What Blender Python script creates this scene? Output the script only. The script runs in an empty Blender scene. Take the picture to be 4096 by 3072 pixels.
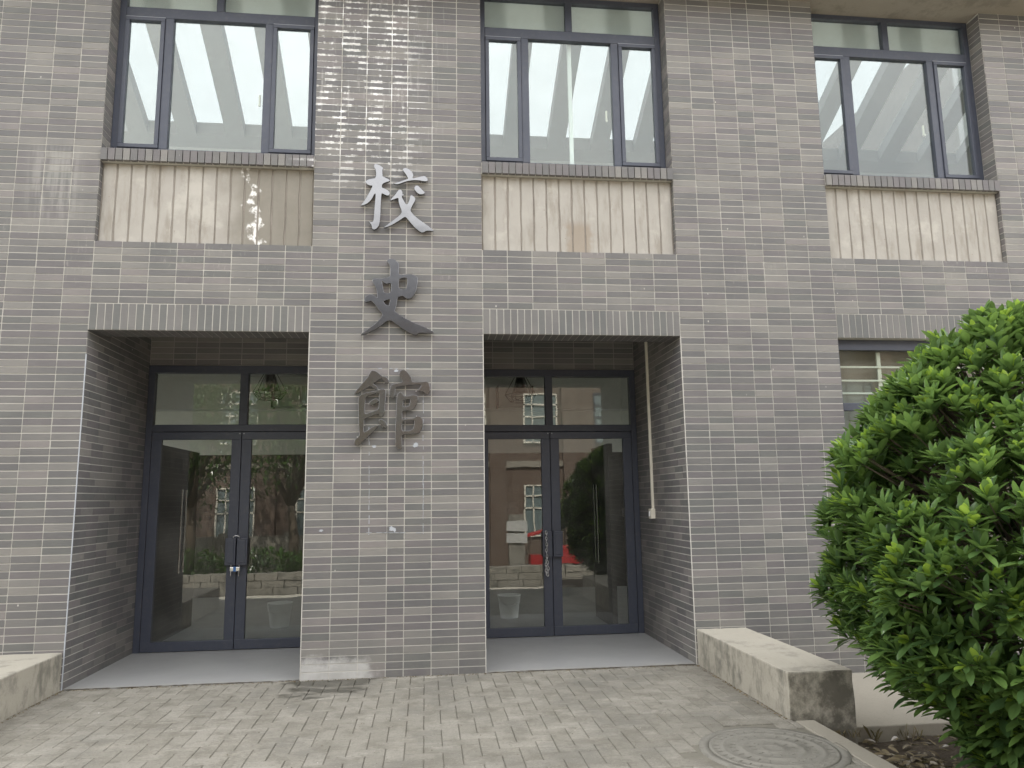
import bpy, bmesh, math, random
import numpy as np
from mathutils import Vector, Matrix, Euler
random.seed(7)
rng = np.random.default_rng(11)

# ------------------------------------------------------------------ camera, sky, sun, exposure
S = bpy.context.scene
COL = S.collection
CAM_LOC = (1.10562, -7.17147, 1.56231)
CAM_ROT = (1.7246611, 0.0144409, -0.1133975)
cd = bpy.data.cameras.new('camera'); cam = bpy.data.objects.new('camera', cd); COL.objects.link(cam)
cam.location = CAM_LOC; cam.rotation_euler = CAM_ROT
cd.sensor_width = 36; cd.lens = 3000 * 36 / 4096; cd.clip_start = 0.05; cd.clip_end = 600
S.camera = cam

SUN_EL, SUN_AZ = math.radians(54), math.radians(-4)      # behind the building
W = bpy.data.worlds.new('World'); S.world = W; W.use_nodes = True
wn = W.node_tree; wn.nodes.clear()
wo = wn.nodes.new('ShaderNodeOutputWorld'); wb = wn.nodes.new('ShaderNodeBackground')
sky = wn.nodes.new('ShaderNodeTexSky'); sky.sky_type = 'NISHITA'; sky.sun_disc = False
sky.sun_elevation = SUN_EL; sky.sun_rotation = SUN_AZ; sky.air_density = 1.0; sky.dust_density = 4.0; sky.ozone_density = 1.0
tc = wn.nodes.new('ShaderNodeTexCoord'); cn = wn.nodes.new('ShaderNodeTexNoise')
cmap = wn.nodes.new('ShaderNodeMapping'); cmap.inputs['Scale'].default_value = (1.2, 1.2, 2.6)
cn.inputs['Scale'].default_value = 1.6; cn.inputs['Detail'].default_value = 7; cn.inputs['Roughness'].default_value = .58
cr = wn.nodes.new('ShaderNodeMapRange'); cr.inputs['From Min'].default_value = .30; cr.inputs['From Max'].default_value = .62
cr.inputs['To Min'].default_value = .68; cr.inputs['To Max'].default_value = .97
mx = wn.nodes.new('ShaderNodeMix'); mx.data_type = 'RGBA'
mx.inputs['B'].default_value = (8.6, 8.6, 8.6, 1)          # bright thin cloud
wn.links.new(tc.outputs['Generated'], cmap.inputs['Vector']); wn.links.new(cmap.outputs[0], cn.inputs['Vector'])
wn.links.new(cn.outputs['Fac'], cr.inputs['Value']); wn.links.new(cr.outputs[0], mx.inputs['Factor'])
wn.links.new(sky.outputs[0], mx.inputs['A']); wn.links.new(mx.outputs['Result'], wb.inputs['Color'])
wb.inputs['Strength'].default_value = 0.10
wn.links.new(wb.outputs[0], wo.inputs[0])
sl = bpy.data.lights.new('sun', 'SUN'); sl.energy = 3.0; sl.angle = math.radians(1.5); sl.color = (1, .95, .87)
sun = bpy.data.objects.new('sun', sl); COL.objects.link(sun)
sdir = Vector((math.sin(SUN_AZ) * math.cos(SUN_EL), math.cos(SUN_AZ) * math.cos(SUN_EL), math.sin(SUN_EL)))
sun.rotation_euler = sdir.to_track_quat('Z', 'Y').to_euler(); sun.location = (0, 20, 30)
vs = S.view_settings; vs.view_transform = 'Standard'; vs.look = 'None'; vs.gamma = 1; vs.use_curve_mapping = False
vs.exposure = 2.05
S.render.engine = 'CYCLES'
S.cycles.max_bounces = 8; S.cycles.diffuse_bounces = 4; S.cycles.glossy_bounces = 4; S.cycles.transparent_max_bounces = 24
S.cycles.sample_clamp_indirect = 6

# ------------------------------------------------------------------ pixel -> point on a known plane (photograph pixels, 4096 wide)
RM = Euler(CAM_ROT, 'XYZ').to_matrix(); CL = Vector(CAM_LOC)
def ray(u, v): return RM @ Vector(((u - 2048) / 3000, -(v - 1536) / 3000, -1))
def onY(u, v, Y): d = ray(u, v); return CL + d * ((Y - CL.y) / d.y)
def onX(u, v, X): d = ray(u, v); return CL + d * ((X - CL.x) / d.x)
def onZ(u, v, Z): d = ray(u, v); return CL + d * ((Z - CL.z) / d.z)
RMi = RM.transposed()
def px(p):
    c = RMi @ (Vector(p) - CL)
    if c.z > -.05: return None
    return (2048 + 3000 * c.x / -c.z, 1536 - 3000 * c.y / -c.z, -c.z)

# ------------------------------------------------------------------ node helper
class G:
    def __init__(s, name):
        s.m = bpy.data.materials.new(name); s.m.use_nodes = True; s.t = s.m.node_tree; s.t.nodes.clear()
        s.out = s.t.nodes.new('ShaderNodeOutputMaterial'); s._pos = None
    def n(s, typ): return s.t.nodes.new('ShaderNode' + typ)
    def put(s, sock, v):
        if hasattr(v, 'links') or isinstance(v, bpy.types.NodeSocket): s.t.links.new(v, sock)
        elif isinstance(v, (tuple, list)) and len(v) == 3 and sock.type == 'RGBA': sock.default_value = (*v, 1)
        else: sock.default_value = v
    def pos(s):
        if s._pos is None: s._pos = s.n('NewGeometry').outputs['Position']
        return s._pos
    def xyz(s):
        q = s.n('SeparateXYZ'); s.put(q.inputs[0], s.pos()); return q.outputs
    def math(s, op, a, b=0.0, clamp=False):
        q = s.n('Math'); q.operation = op; q.use_clamp = clamp; s.put(q.inputs[0], a); s.put(q.inputs[1], b); return q.outputs[0]
    def mul(s, a, b): return s.math('MULTIPLY', a, b)
    def add(s, a, b): return s.math('ADD', a, b)
    def step(s, v, a, b, lo=0.0, hi=1.0):
        q = s.n('MapRange'); q.interpolation_type = 'SMOOTHSTEP'; s.put(q.inputs['Value'], v)
        q.inputs['From Min'].default_value = a; q.inputs['From Max'].default_value = b
        q.inputs['To Min'].default_value = lo; q.inputs['To Max'].default_value = hi; return q.outputs[0]
    def box(s, v, a, b, w): return s.mul(s.step(v, a - w, a + w), s.step(v, b - w, b + w, 1, 0))
    def noise(s, scale, detail=4, rough=.55, stretch=None, vec=None, col=False):
        q = s.n('TexNoise'); q.inputs['Scale'].default_value = scale; q.inputs['Detail'].default_value = detail; q.inputs['Roughness'].default_value = rough
        v = vec if vec is not None else s.pos()
        if stretch:
            mp = s.n('Mapping'); mp.inputs['Scale'].default_value = stretch; s.put(mp.inputs[0], v); v = mp.outputs[0]
        s.put(q.inputs['Vector'], v); return q.outputs['Color' if col else 'Fac']
    def vor(s, scale, feature='F1', stretch=None, rnd=1):
        q = s.n('TexVoronoi'); q.feature = feature; q.inputs['Scale'].default_value = scale; v = s.pos()
        if stretch:
            mp = s.n('Mapping'); mp.inputs['Scale'].default_value = stretch; s.put(mp.inputs[0], v); v = mp.outputs[0]
        s.put(q.inputs['Vector'], v); return q.outputs['Distance']
    def mix(s, f, a, b, mode='MIX'):
        q = s.n('Mix'); q.data_type = 'RGBA'; q.blend_type = mode; s.put(q.inputs['Factor'], f); s.put(q.inputs['A'], a); s.put(q.inputs['B'], b); return q.outputs['Result']
    def ramp(s, f, stops, interp='LINEAR'):
        q = s.n('ValToRGB'); q.color_ramp.interpolation = interp; e = q.color_ramp.elements
        while len(e) < len(stops): e.new(.5)
        for el, (p, c) in zip(e, stops): el.position = p; el.color = (*c, 1)
        s.put(q.inputs[0], f); return q.outputs['Color']
    def attr(s, name):
        q = s.n('Attribute'); q.attribute_name = name; return q.outputs['Fac']
    def bump(s, h, strength=.3, dist=.01):
        q = s.n('Bump'); q.inputs['Strength'].default_value = strength; q.inputs['Distance'].default_value = dist; s.put(q.inputs['Height'], h); return q.outputs[0]
    def done(s, color, rough=.7, metal=0.0, normal=None, spec=.5, **kw):
        p = s.n('BsdfPrincipled'); s.put(p.inputs['Base Color'], color); s.put(p.inputs['Roughness'], rough); s.put(p.inputs['Metallic'], metal)
        s.put(p.inputs['Specular IOR Level'], spec)
        if normal is not None: s.put(p.inputs['Normal'], normal)
        for k, v in kw.items(): s.put(p.inputs[k.replace('_', ' ')], v)
        s.t.links.new(p.outputs[0], s.out.inputs[0]); return s.m

PZ, PX = 0.0673, 0.25
# ------------------------------------------------------------------ materials
def m_brick():
    g = G('grey clinker brick'); x, y, z = g.xyz(); t = g.attr('tone')
    c = g.ramp(t, [(0, (.130, .127, .127)), (.16, (.141, .137, .134)), (.34, (.143, .134, .136)), (.50, (.130, .131, .127)), (.62, (.154, .149, .145)),
                   (.76, (.186, .179, .170)), (.90, (.202, .193, .181)), (1, (.192, .178, .174))], 'CONSTANT')
    mot = g.noise(2.2, 5); c = g.mix(.55, c, g.mix(g.step(mot, .3, .7), (.80, .80, .82), (1.12, 1.10, 1.07)), 'MULTIPLY')
    gr = g.noise(1, 5, .7, (9, 9, 160)); c = g.mix(.45, c, g.mix(g.step(gr, .3, .7), (.82, .82, .82), (1.18, 1.17, 1.15)), 'MULTIPLY')
    # lime smear at the pillar foot
    ff = g.mul(g.mul(g.box(x, -.2, .70, .30), g.step(z, .42, .02)), g.step(y, .02, .01))
    foot = g.step(g.add(g.mul(ff, .75), g.noise(6, 7, .7)), .84, 1.16)
    c = g.mix(g.mul(foot, .88), c, (.52, .51, .49))
    # run-off streaks and efflorescence high on the pillar
    st = g.noise(1, 6, .68, (26, 10, 2.2)); sp = g.noise(34, 3, .7)
    hi = g.mul(g.box(x, -.05, 1.30, .16), g.step(z, 4.3, 5.6))
    c = g.mix(g.mul(hi, g.mul(g.step(st, .54, .70), .55)), c, (.40, .39, .37))
    fz = g.math('ABSOLUTE', g.add(g.math('FRACT', g.mul(z, 1 / PZ)), -.5))
    ef = g.mul(g.mul(g.box(x, -.1, .95, .22), g.step(z, 4.35, 5.2)), g.mul(g.step(g.add(fz, g.mul(g.noise(40, 3), .26)), .40, .54), g.step(g.noise(1, 5, .65, (6, 6, 3)), .49, .57)))
    c = g.mix(ef, c, (.84, .84, .83))
    drip = g.mul(g.box(z, 3.66, 4.22, .14), g.step(g.noise(1, 6, .75, (38, 10, 9)), .55, .66))
    drip = g.mul(drip, g.step(g.noise(1.7, 3), .44, .62))
    c = g.mix(g.mul(drip, .45), c, (.42, .40, .36))
    # a pale worn patch left of the first upper window
    pt = g.mul(g.mul(g.box(x, -2.62, -2.18, .10), g.box(z, 4.25, 4.95, .12)), g.step(st, .40, .62))
    c = g.mix(g.mul(pt, .35), c, (.42, .41, .38))
    # tiny white mortar chips and ticks
    v = g.vor(7.5, stretch=(1, 1, .55)); c = g.mix(g.mul(g.step(v, .050, .030), g.step(g.noise(3, 2), .45, .55)), c, (.55, .53, .48))
    low = g.mul(g.step(z, .55, .0), g.step(g.noise(5, 5, .7), .35, .65)); c = g.mix(g.mul(low, .35), c, (.21, .20, .175))
    h = g.add(g.mul(gr, .6), g.mul(g.noise(160, 3), .4))
    return g.done(c, g.add(g.mul(g.noise(14, 3), .25), .42), normal=g.bump(h, .25, .003), spec=.4)
def m_mortar():
    g = G('mortar'); x, y, z = g.xyz()
    c = g.mix(g.noise(6, 4), (.42, .405, .37), (.58, .56, .515))
    w = g.mul(g.box(x, -.08, 1.15, .12), g.mul(g.step(z, 4.45, 5.4), g.step(g.noise(4.5, 5, .7), .47, .56)))
    c = g.mix(w, c, (.93, .93, .92))
    recess_shade = g.mul(g.step(y, .25, 1.3), .45); c = g.mix(g.mul(recess_shade, 1.6), c, (.27, .255, .24))  # painted shade: mortar colour darkens towards the back of the porches
    return g.done(c, .9, normal=g.bump(g.noise(90, 4), .5, .004), spec=.2)
def m_plain(name, col, rough=.6, metal=0.0, var=.12, scale=6, bump=0.0, spec=.5):
    g = G(name); a = tuple(k * (1 - var) for k in col); b = tuple(min(1, k * (1 + var)) for k in col)
    c = g.mix(g.noise(scale, 5, .6), a, b)
    nrm = g.bump(g.noise(scale * 14, 3), bump, .004) if bump else None
    return g.done(c, g.add(g.mul(g.noise(scale * 2, 3), .15), rough - .07), metal, nrm, spec)
def m_frame():
    g = G('slate blue powder coat'); x, y, z = g.xyz()
    c = g.mix(g.noise(3, 4), (.043, .049, .070), (.058, .065, .090))
    dust = g.mul(g.step(g.noise(20, 5, .7), .48, .75), .25); c = g.mix(dust, c, (.13, .13, .13))
    return g.done(c, g.add(g.mul(g.noise(8, 4), .25), .30), spec=.5)
def m_glass(name, tint=(1, 1, 1), rough=0.0, boost=1.0):
    g = G(name); f = g.n('Fresnel'); bf = g.n('NewGeometry').outputs['Backfacing']; g.put(f.inputs['IOR'], g.add(1.52, g.mul(bf, 1 / 1.52 - 1.52)))
    tr = g.n('BsdfTransparent'); tr.inputs[0].default_value = (*tint, 1); gl = g.n('BsdfGlossy'); gl.inputs['Roughness'].default_value = rough
    wv = g.bump(g.noise(1.7, 2), .010, .05); g.put(gl.inputs['Normal'], wv)
    mxs = g.n('MixShader'); g.put(mxs.inputs[0], g.math('MULTIPLY', f.outputs[0], boost, True)); g.put(mxs.inputs[1], tr.outputs[0]); g.put(mxs.inputs[2], gl.outputs[0])
    # thin film of dust
    d = g.n('BsdfDiffuse'); d.inputs[0].default_value = (.55, .54, .50, 1); m2 = g.n('MixShader')
    g.put(m2.inputs[0], g.mul(g.step(g.noise(2.4, 6, .65), .35, .8), .05)); g.put(m2.inputs[1], mxs.outputs[0]); g.put(m2.inputs[2], d.outputs[0])
    g.t.links.new(m2.outputs[0], g.out.inputs[0]); return g.m
def m_panel():
    g = G('weathered cement panel'); x, y, z = g.xyz()
    c = g.mix(g.noise(3, 6, .65), (.310, .290, .262), (.425, .402, .366))
    c = g.mix(g.mul(g.step(g.noise(1, 6, .68, (7, 1, 1.5)), .48, .68), .65), c, (.25, .225, .190))
    c = g.mix(g.mul(g.step(g.noise(2.2, 6, .7), .52, .66), .5), c, (.50, .475, .43))
    wet = g.mul(g.mul(g.step(g.add(x, g.mul(g.noise(5, 4), .35)), -.80, -.42), g.step(x, .2, .1)), 1.0)
    c = g.mix(g.mul(wet, .85), c, g.mix(g.noise(9, 5), (.165, .152, .128), (.25, .23, .195)))
    # lime run on the wet part
    ln = g.mul(g.math('ABSOLUTE', g.add(g.add(x, .58), g.add(g.mul(g.noise(5, 3), -.5), g.add(g.mul(z, .12), -.28)))), 1.0)
    run = g.mul(g.mul(g.step(ln, .05, .012), g.step(g.noise(14, 4, .7), .42, .56)), g.mul(g.step(x, .2, .1), g.step(x, -1.2, -.9)))
    c = g.mix(g.mul(run, .9), c, (.80, .79, .77))
    # a brown stain on the second panel
    dx = g.add(x, -2.74); st = g.mul(g.step(g.math('ABSOLUTE', g.add(dx, g.mul(g.noise(11, 4), .16))), .17, .09), g.box(z, 4.02, 4.36, .06))
    c = g.mix(g.mul(st, .7), c, (.27, .22, .17))
    edge = g.mul(g.step(z, 4.72, 4.83), .45); c = g.mix(g.mul(edge, g.step(g.noise(8, 5), .4, .6)), c, (.27, .23, .18))
    c = g.mix(g.mul(g.step(g.vor(9), .05, .03), .8), c, (.20, .17, .13))
    return g.done(c, .85, normal=g.bump(g.noise(30, 5), .35, .006), spec=.2)
def m_concrete(name, a, b, dark=None, scale=2.0, streak=0.0):
    g = G(name); x, y, z = g.xyz()
    c = g.mix(g.noise(scale, 7, .65), a, b)
    if dark:
        k = g.step(g.noise(scale * 1.7, 7, .72), .50, .64); c = g.mix(g.mul(k, .75), c, dark)
    if streak:
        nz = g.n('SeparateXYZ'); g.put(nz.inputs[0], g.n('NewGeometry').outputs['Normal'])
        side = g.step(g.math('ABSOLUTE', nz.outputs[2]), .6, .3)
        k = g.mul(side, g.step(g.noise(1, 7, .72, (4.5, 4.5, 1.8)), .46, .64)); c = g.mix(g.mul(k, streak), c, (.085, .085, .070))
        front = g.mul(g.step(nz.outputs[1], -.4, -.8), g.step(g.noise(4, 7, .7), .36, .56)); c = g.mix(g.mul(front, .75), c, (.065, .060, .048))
    c = g.mix(g.mul(g.step(g.noise(70, 3), .58, .75), .4), c, tuple(k * .55 for k in a))
    return g.done(c, .9, normal=g.bump(g.add(g.noise(24, 6, .7), g.mul(g.noise(140, 3), .3)), .45, .008), spec=.2)
def m_paver():
    g = G('concrete paver'); x, y, z = g.xyz(); t = g.attr('tone')
    c = g.ramp(t, [(0, (.222, .207, .174)), (.35, (.236, .221, .187)), (.65, (.250, .234, .199)), (1, (.268, .251, .215))])
    c = g.mix(g.mul(g.step(g.noise(1.1, 7, .68), .46, .66), .70), c, (.150, .143, .124))
    c = g.mix(g.mul(g.step(g.noise(2.7, 7, .7), .50, .68), .35), c, (.205, .195, .160))
    c = g.mix(g.mul(g.step(g.noise(1, 6, .7, (1.2, 6, 1)), .52, .68), .45), c, (.37, .35, .305))
    # damp by the pillar foot
    wf_ = g.mul(g.box(x, -.25, .72, .36), g.box(y, -.70, .50, .36))
    wet = g.step(g.add(g.mul(wf_, .5), g.mul(g.noise(1, 7, .72, (2.4, 6, 4)), 1.5)), 1.12, 1.24)
    
    bl = g.noise(5.5, 8, .74); c = g.mix(g.mul(g.step(bl, .46, .64), .68), c, (.150, .138, .112))
    c = g.mix(g.mul(g.step(g.noise(3.4, 8, .74), .54, .70), .5), c, (.345, .320, .270))
    c = g.mix(g.mul(g.step(g.noise(48, 4, .7), .50, .66), .45), c, (.135, .125, .102))
    c = g.mix(g.mul(g.step(g.noise(95, 3, .6), .60, .72), .5), c, (.46, .43, .37))
    c = g.mix(g.mul(g.step(g.vor(11), .045, .025), g.step(g.noise(4, 2), .5, .55)), c, (.70, .68, .64))
    c = g.mix(g.mul(wet, .80), c, (.045, .042, .031))
    rg = g.mix(wet, (.88, .88, .88), (.38, .38, .38))
    sb = g.n('SeparateColor'); g.put(sb.inputs[0], rg)
    return g.done(c, sb.outputs[0], normal=g.bump(g.add(g.noise(60, 5, .7), g.mul(g.noise(9, 4), .6)), .5, .006), spec=.3)
def m_floor():
    g = G('polished porch tile'); x, y, z = g.xyz()
    c = g.mix(g.noise(2.5, 6), (.27, .27, .268), (.34, .338, .33))
    c = g.mix(g.mul(g.step(g.add(y, g.mul(g.noise(6, 5), .25)), .26, .02), .6), c, (.36, .335, .28))
    return g.done(c, g.add(g.mul(g.noise(5, 5), .3), .26), spec=.5)
def m_leaf(name, a, b, t=.35):
    g = G(name); k = g.attr('tone'); c = g.mix(k, a, b)
    c = g.mix(.25, c, g.mix(g.noise(40, 2), (.7, .7, .7), (1.25, 1.25, 1.2)), 'MULTIPLY')
    p = g.n('BsdfPrincipled'); g.put(p.inputs['Base Color'], c); p.inputs['Roughness'].default_value = .24; p.inputs['Specular IOR Level'].default_value = .75
    tr = g.n('BsdfTranslucent'); g.put(tr.inputs[0], g.mix(.4, c, (.22, .32, .06)))
    m = g.n('MixShader'); m.inputs[0].default_value = t; g.put(m.inputs[1], p.outputs[0]); g.put(m.inputs[2], tr.outputs[0])
    g.t.links.new(m.outputs[0], g.out.inputs[0]); return g.m
def m_soil():
    g = G('bare soil'); c = g.mix(g.noise(3, 7, .7), (.050, .040, .030), (.115, .095, .072))
    c = g.mix(g.mul(g.step(g.noise(30, 5), .5, .7), .5), c, (.17, .145, .11))
    return g.done(c, .95, normal=g.bump(g.noise(22, 7, .75), 1.0, .03), spec=.1)
def m_redbrick():
    g = G('orange red brick'); x, y, z = g.xyz()
    q = g.n('TexBrick'); mp = g.n('Mapping'); mp.inputs['Rotation'].default_value = (math.pi / 2, 0, 0); g.put(mp.inputs[0], g.pos()); g.put(q.inputs['Vector'], mp.outputs[0])
    q.inputs['Color1'].default_value = (.155, .108, .082, 1); q.inputs['Color2'].default_value = (.120, .080, .062, 1); q.inputs['Mortar'].default_value = (.19, .165, .14, 1)
    q.inputs['Scale'].default_value = 1; q.inputs['Brick Width'].default_value = .25; q.inputs['Row Height'].default_value = .07; q.inputs['Mortar Size'].default_value = .010
    return g.done(g.mix(.4, q.outputs['Color'], g.mix(g.noise(.8, 5), (.6, .6, .6), (1.3, 1.25, 1.2)), 'MULTIPLY'), .9, spec=.2)
def m_film():
    g = G('frosted film'); d = g.n('BsdfDiffuse'); d.inputs[0].default_value = (.70, .71, .70, 1); t = g.n('BsdfTranslucent'); t.inputs[0].default_value = (.80, .80, .79, 1)
    m = g.n('MixShader'); m.inputs[0].default_value = .62; g.put(m.inputs[1], d.outputs[0]); g.put(m.inputs[2], t.outputs[0]); g.t.links.new(m.outputs[0], g.out.inputs[0]); return g.m
def m_steel(name, rough, col=(.60, .60, .61)):
    g = G(name); c = g.mix(g.noise(5, 4), tuple(k * .9 for k in col), col)
    return g.done(c, g.add(g.mul(g.noise(9, 4), .06), rough), 1.0, g.bump(g.noise(3.5, 2), .05, .05))
MB, MM, MF = m_brick(), m_mortar(), m_frame()
MG, MGU = m_glass('door glass', (.93, .95, .93), boost=1.9), m_glass('window glass', (.90, .94, .93), boost=1.3)
MPAN, MPAV, MFLR, MSOIL, MRB = m_panel(), m_paver(), m_floor(), m_soil(), m_redbrick()
MBEN = m_concrete('bench concrete', (.34, .315, .26), (.44, .41, .345), (.25, .235, .20), 2.2, .6)
MAPR = m_concrete('apron concrete', (.27, .248, .205), (.345, .318, .265), None, 1.6)
MROAD = m_concrete('road concrete', (.42, .39, .33), (.52, .49, .42), None, 1.0)
MEAVE = m_concrete('painted eave soffit', (.25, .225, .20), (.32, .29, .255), (.20, .18, .16), 1.5)
MSTONE = m_concrete('stone', (.20, .19, .16), (.32, .30, .26), (.10, .10, .085), 2.5)
MGRAV = m_concrete('joint sand', (.13, .122, .10), (.24, .225, .185), None, 9)
MWHITE = m_plain('white paint', (.74, .75, .73), .7, 0, .04, 2)
MROOM = m_plain('grey white plaster', (.66, .67, .665), .8, 0, .04, 2)
MBOARD = m_plain('grey board', (.46, .46, .44), .8, 0, .05, 2)
MDARK = m_plain('dark timber', (.030, .026, .024), .45, 0, .2, 4)
MBLK = m_plain('black wire', (.012, .012, .013), .45, 0, .1, 8)
MSTL = m_steel('brushed steel', .14, (.22, .22, .225)); MCHROME = m_steel('chain steel', .25, (.75, .75, .76))
MFILM = m_film(); MSKY = m_glass('dusty skylight glass', (.52, .53, .53), boost=1.0)
MPLAS = m_plain('ivory plastic', (.72, .68, .58), .45, 0, .05, 6)
MBUCK = m_plain('white plastic', (.80, .81, .82), .4, 0, .04, 5)
MBLUE = m_plain('blue tape', (.05, .16, .42), .5)
MIRON = m_concrete('cast cover', (.185, .176, .152), (.245, .234, .204), (.155, .148, .126), 5)
MRES = m_plain('white adhesive residue', (.40, .42, .45), .8, 0, .10, 30)
MBARK = m_plain('bark', (.10, .078, .055), .9, 0, .35, 12, .6)
MLEAF = m_leaf('glossy leaf', (.056, .112, .044), (.200, .335, .085))
MNEW = m_leaf('young leaf', (.27, .42, .06), (.42, .58, .09), .45)
MTREE = m_leaf('tree leaf', (.035, .085, .022), (.08, .16, .03))
MDRY = m_leaf('dry leaf', (.10, .075, .045), (.26, .21, .13), .15)
MGRASS = m_leaf('grass', (.05, .10, .02), (.10, .17, .03))
MROOF = m_plain('dark slate roof', (.035, .038, .046), .7, 0, .2, 1.5)
MRED = m_plain('red paint', (.42, .03, .03), .4, 0, .15, 3)
MRUB = m_plain('rubber', (.02, .02, .02), .8)

# ------------------------------------------------------------------ mesh helpers
CUBE = np.array([(-1, -1, -1), (1, -1, -1), (1, 1, -1), (-1, 1, -1), (-1, -1, 1), (1, -1, 1), (1, 1, 1), (-1, 1, 1)], float)
CF = [(0, 3, 2, 1), (4, 5, 6, 7), (0, 1, 5, 4), (1, 2, 6, 5), (2, 3, 7, 6), (3, 0, 4, 7)]
class Acc:
    def __init__(s): s.v = []; s.f = []; s.t = []; s.mi = []; s.n = 0
    def raw(s, v, f, tone=.5, mi=0):
        s.v.append(np.asarray(v, float)); s.f += [tuple(i + s.n for i in q) for q in f]; s.t += [tone] * len(f); s.mi += [mi] * len(f); s.n += len(v); return s
    def box(s, a, b, tone=.5, mi=0):
        a = np.minimum(a, b) * 1.0, np.maximum(a, b) * 1.0; c = (a[0] + a[1]) / 2; h = (a[1] - a[0]) / 2
        return s.raw(CUBE * h + c, CF, tone, mi)
    def tube(s, pts, r, seg=8, tone=.5, cap=True, mi=0):
        pts = [Vector(p) for p in pts]; rr = r if isinstance(r, (list, tuple)) else [r] * len(pts); V = []; F = []
        up = None
        for i, p in enumerate(pts):
            d = (pts[min(i + 1, len(pts) - 1)] - pts[max(i - 1, 0)]).normalized()
            if up is None: up = Vector((0, 0, 1)) if abs(d.z) < .9 else Vector((1, 0, 0))
            sx = d.cross(up).normalized(); sy = sx.cross(d).normalized(); up = sy
            for k in range(seg):
                a = 2 * math.pi * k / seg; V.append(p + (sx * math.cos(a) + sy * math.sin(a)) * rr[i])
        for i in range(len(pts) - 1):
            for k in range(seg): F.append((i * seg + k, i * seg + (k + 1) % seg, (i + 1) * seg + (k + 1) % seg, (i + 1) * seg + k))
        if cap: F.append(tuple(range(seg))[::-1]); F.append(tuple((len(pts) - 1) * seg + k for k in range(seg)))
        return s.raw([tuple(v) for v in V], F, tone, mi)
    def lathe(s, c, prof, seg=32, tone=.5):
        V = []; F = []
        for r, z in prof:
            for k in range(seg): a = 2 * math.pi * k / seg; V.append((c[0] + r * math.cos(a), c[1] + r * math.sin(a), c[2] + z))
        for i in range(len(prof) - 1):
            for k in range(seg): F.append((i * seg + k, i * seg + (k + 1) % seg, (i + 1) * seg + (k + 1) % seg, (i + 1) * seg + k))
        return s.raw(V, F, tone)
    def mesh(s, name):
        me = bpy.data.meshes.new(name); me.from_pydata(np.concatenate(s.v).tolist(), [], s.f)
        at = me.attributes.new('tone', 'FLOAT', 'FACE'); at.data.foreach_set('value', np.array(s.t, np.float32))
        if any(s.mi): me.polygons.foreach_set('material_index', np.array(s.mi, np.int32))
        me.update(); return me
    def build(s, name, mat, parent=None, smooth=False, bevel=0):
        me = s.mesh(name)
        for m in (mat if isinstance(mat, (list, tuple)) else [mat]): me.materials.append(m)
        if smooth: me.polygons.foreach_set('use_smooth', [True] * len(me.polygons))
        return link(name, me, parent, bevel)
def link(name, me, parent=None, bevel=0):
    o = bpy.data.objects.new(name, me); COL.objects.link(o)
    if parent is not None:
        o.parent = parent; o.matrix_parent_inverse = Matrix.Translation(parent.location).inverted() if parent.parent is None else Matrix.Identity(4)
    if bevel:
        b = o.modifiers.new('bevel', 'BEVEL'); b.width = bevel; b.segments = 2; b.limit_method = 'ANGLE'
    return o
def tag(o, label, cat, group=None):
    o['label'] = label; o['category'] = cat
    if group: o['group'] = group
    return o
def struct(o): o['kind'] = 'structure'; return o
def stuff(o): o['kind'] = 'stuff'; return o
def empty(name, loc, label, cat, group=None):
    o = bpy.data.objects.new(name, None); o.empty_display_size = .1; o.location = loc; COL.objects.link(o); return tag(o, label, cat, group)

# ------------------------------------------------------------------ layout of the facade (metres; front of brick = y 0)
PZ, PX = 0.0673, 0.25
XL, XA, XB, XR, XC, XD = -2.0, 0.0, 1.66, 3.66, 5.345, 7.37     # left door | pillar | right door | wall | third bay
ZL, ZT, Z60 = 47.2 * PZ, 51 * PZ, 60 * PZ                        # lintel underside, lintel top, panel bottom
ZS0, ZS1 = 71.9 * PZ, 73.75 * PZ                                 # sill course
ZE = 7.0                                                         # eave underside
DL, DR = 1.60, 1.74                                              # depth of the two porches
BLD = empty('school_building', (XA, 0, 0), 'two storey grey brick school building with recessed glass doors and upper windows', 'building')

# backing wall (its front face is the mortar), pieces butted end to end
w = Acc(); MO = .0035
def wb_(x0, x1, y0, y1, z0, z1): w.box((x0, y0, z0), (x1, y1, z1))
wb_(-7.0, XL - MO, MO, .30, -.3, ZE); wb_(XA + MO, XB - MO, MO, .30, -.3, ZE); wb_(XR + MO, XC - MO, MO, .30, -.3, ZE); wb_(XD + MO, 10.5, MO, .30, -.3, ZE)
for a, b in ((XL, XA), (XB, XR), (XC, XD)):
    wb_(a - MO, b + MO, MO, .30, ZL + MO, Z60 - MO); wb_(a - MO, b + MO, .075, .30, Z60 - MO, ZS0 + MO); wb_(a - MO, b + MO, MO, .30, ZS0 + MO, ZS1 - MO)
wb_(XC - MO, XD + MO, MO, .30, -.3, .95)
# porch side walls, lintel return, back walls over the doors
wb_(-2.9, XL - MO, .30, DL + .2, -.3, 3.7); wb_(XA + MO, XB - MO, .30, DL + .2, -.3, 3.7); wb_(XR + MO, 4.7, .30, DR + .2, -.3, 3.7)
for a, b, d in ((XL, XA, DL), (XB, XR, DR)):
    wb_(a - MO, b + MO, d + MO, d + .2, 3.132, 3.7)
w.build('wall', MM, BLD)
for a, b, d in ((XL, XA, DL), (XB, XR, DR)): Acc().box((a - .1, .30, 3.70), (b + .1, d + .2, 3.8)).build('porch_ceiling', MWHITE, BLD)
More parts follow.
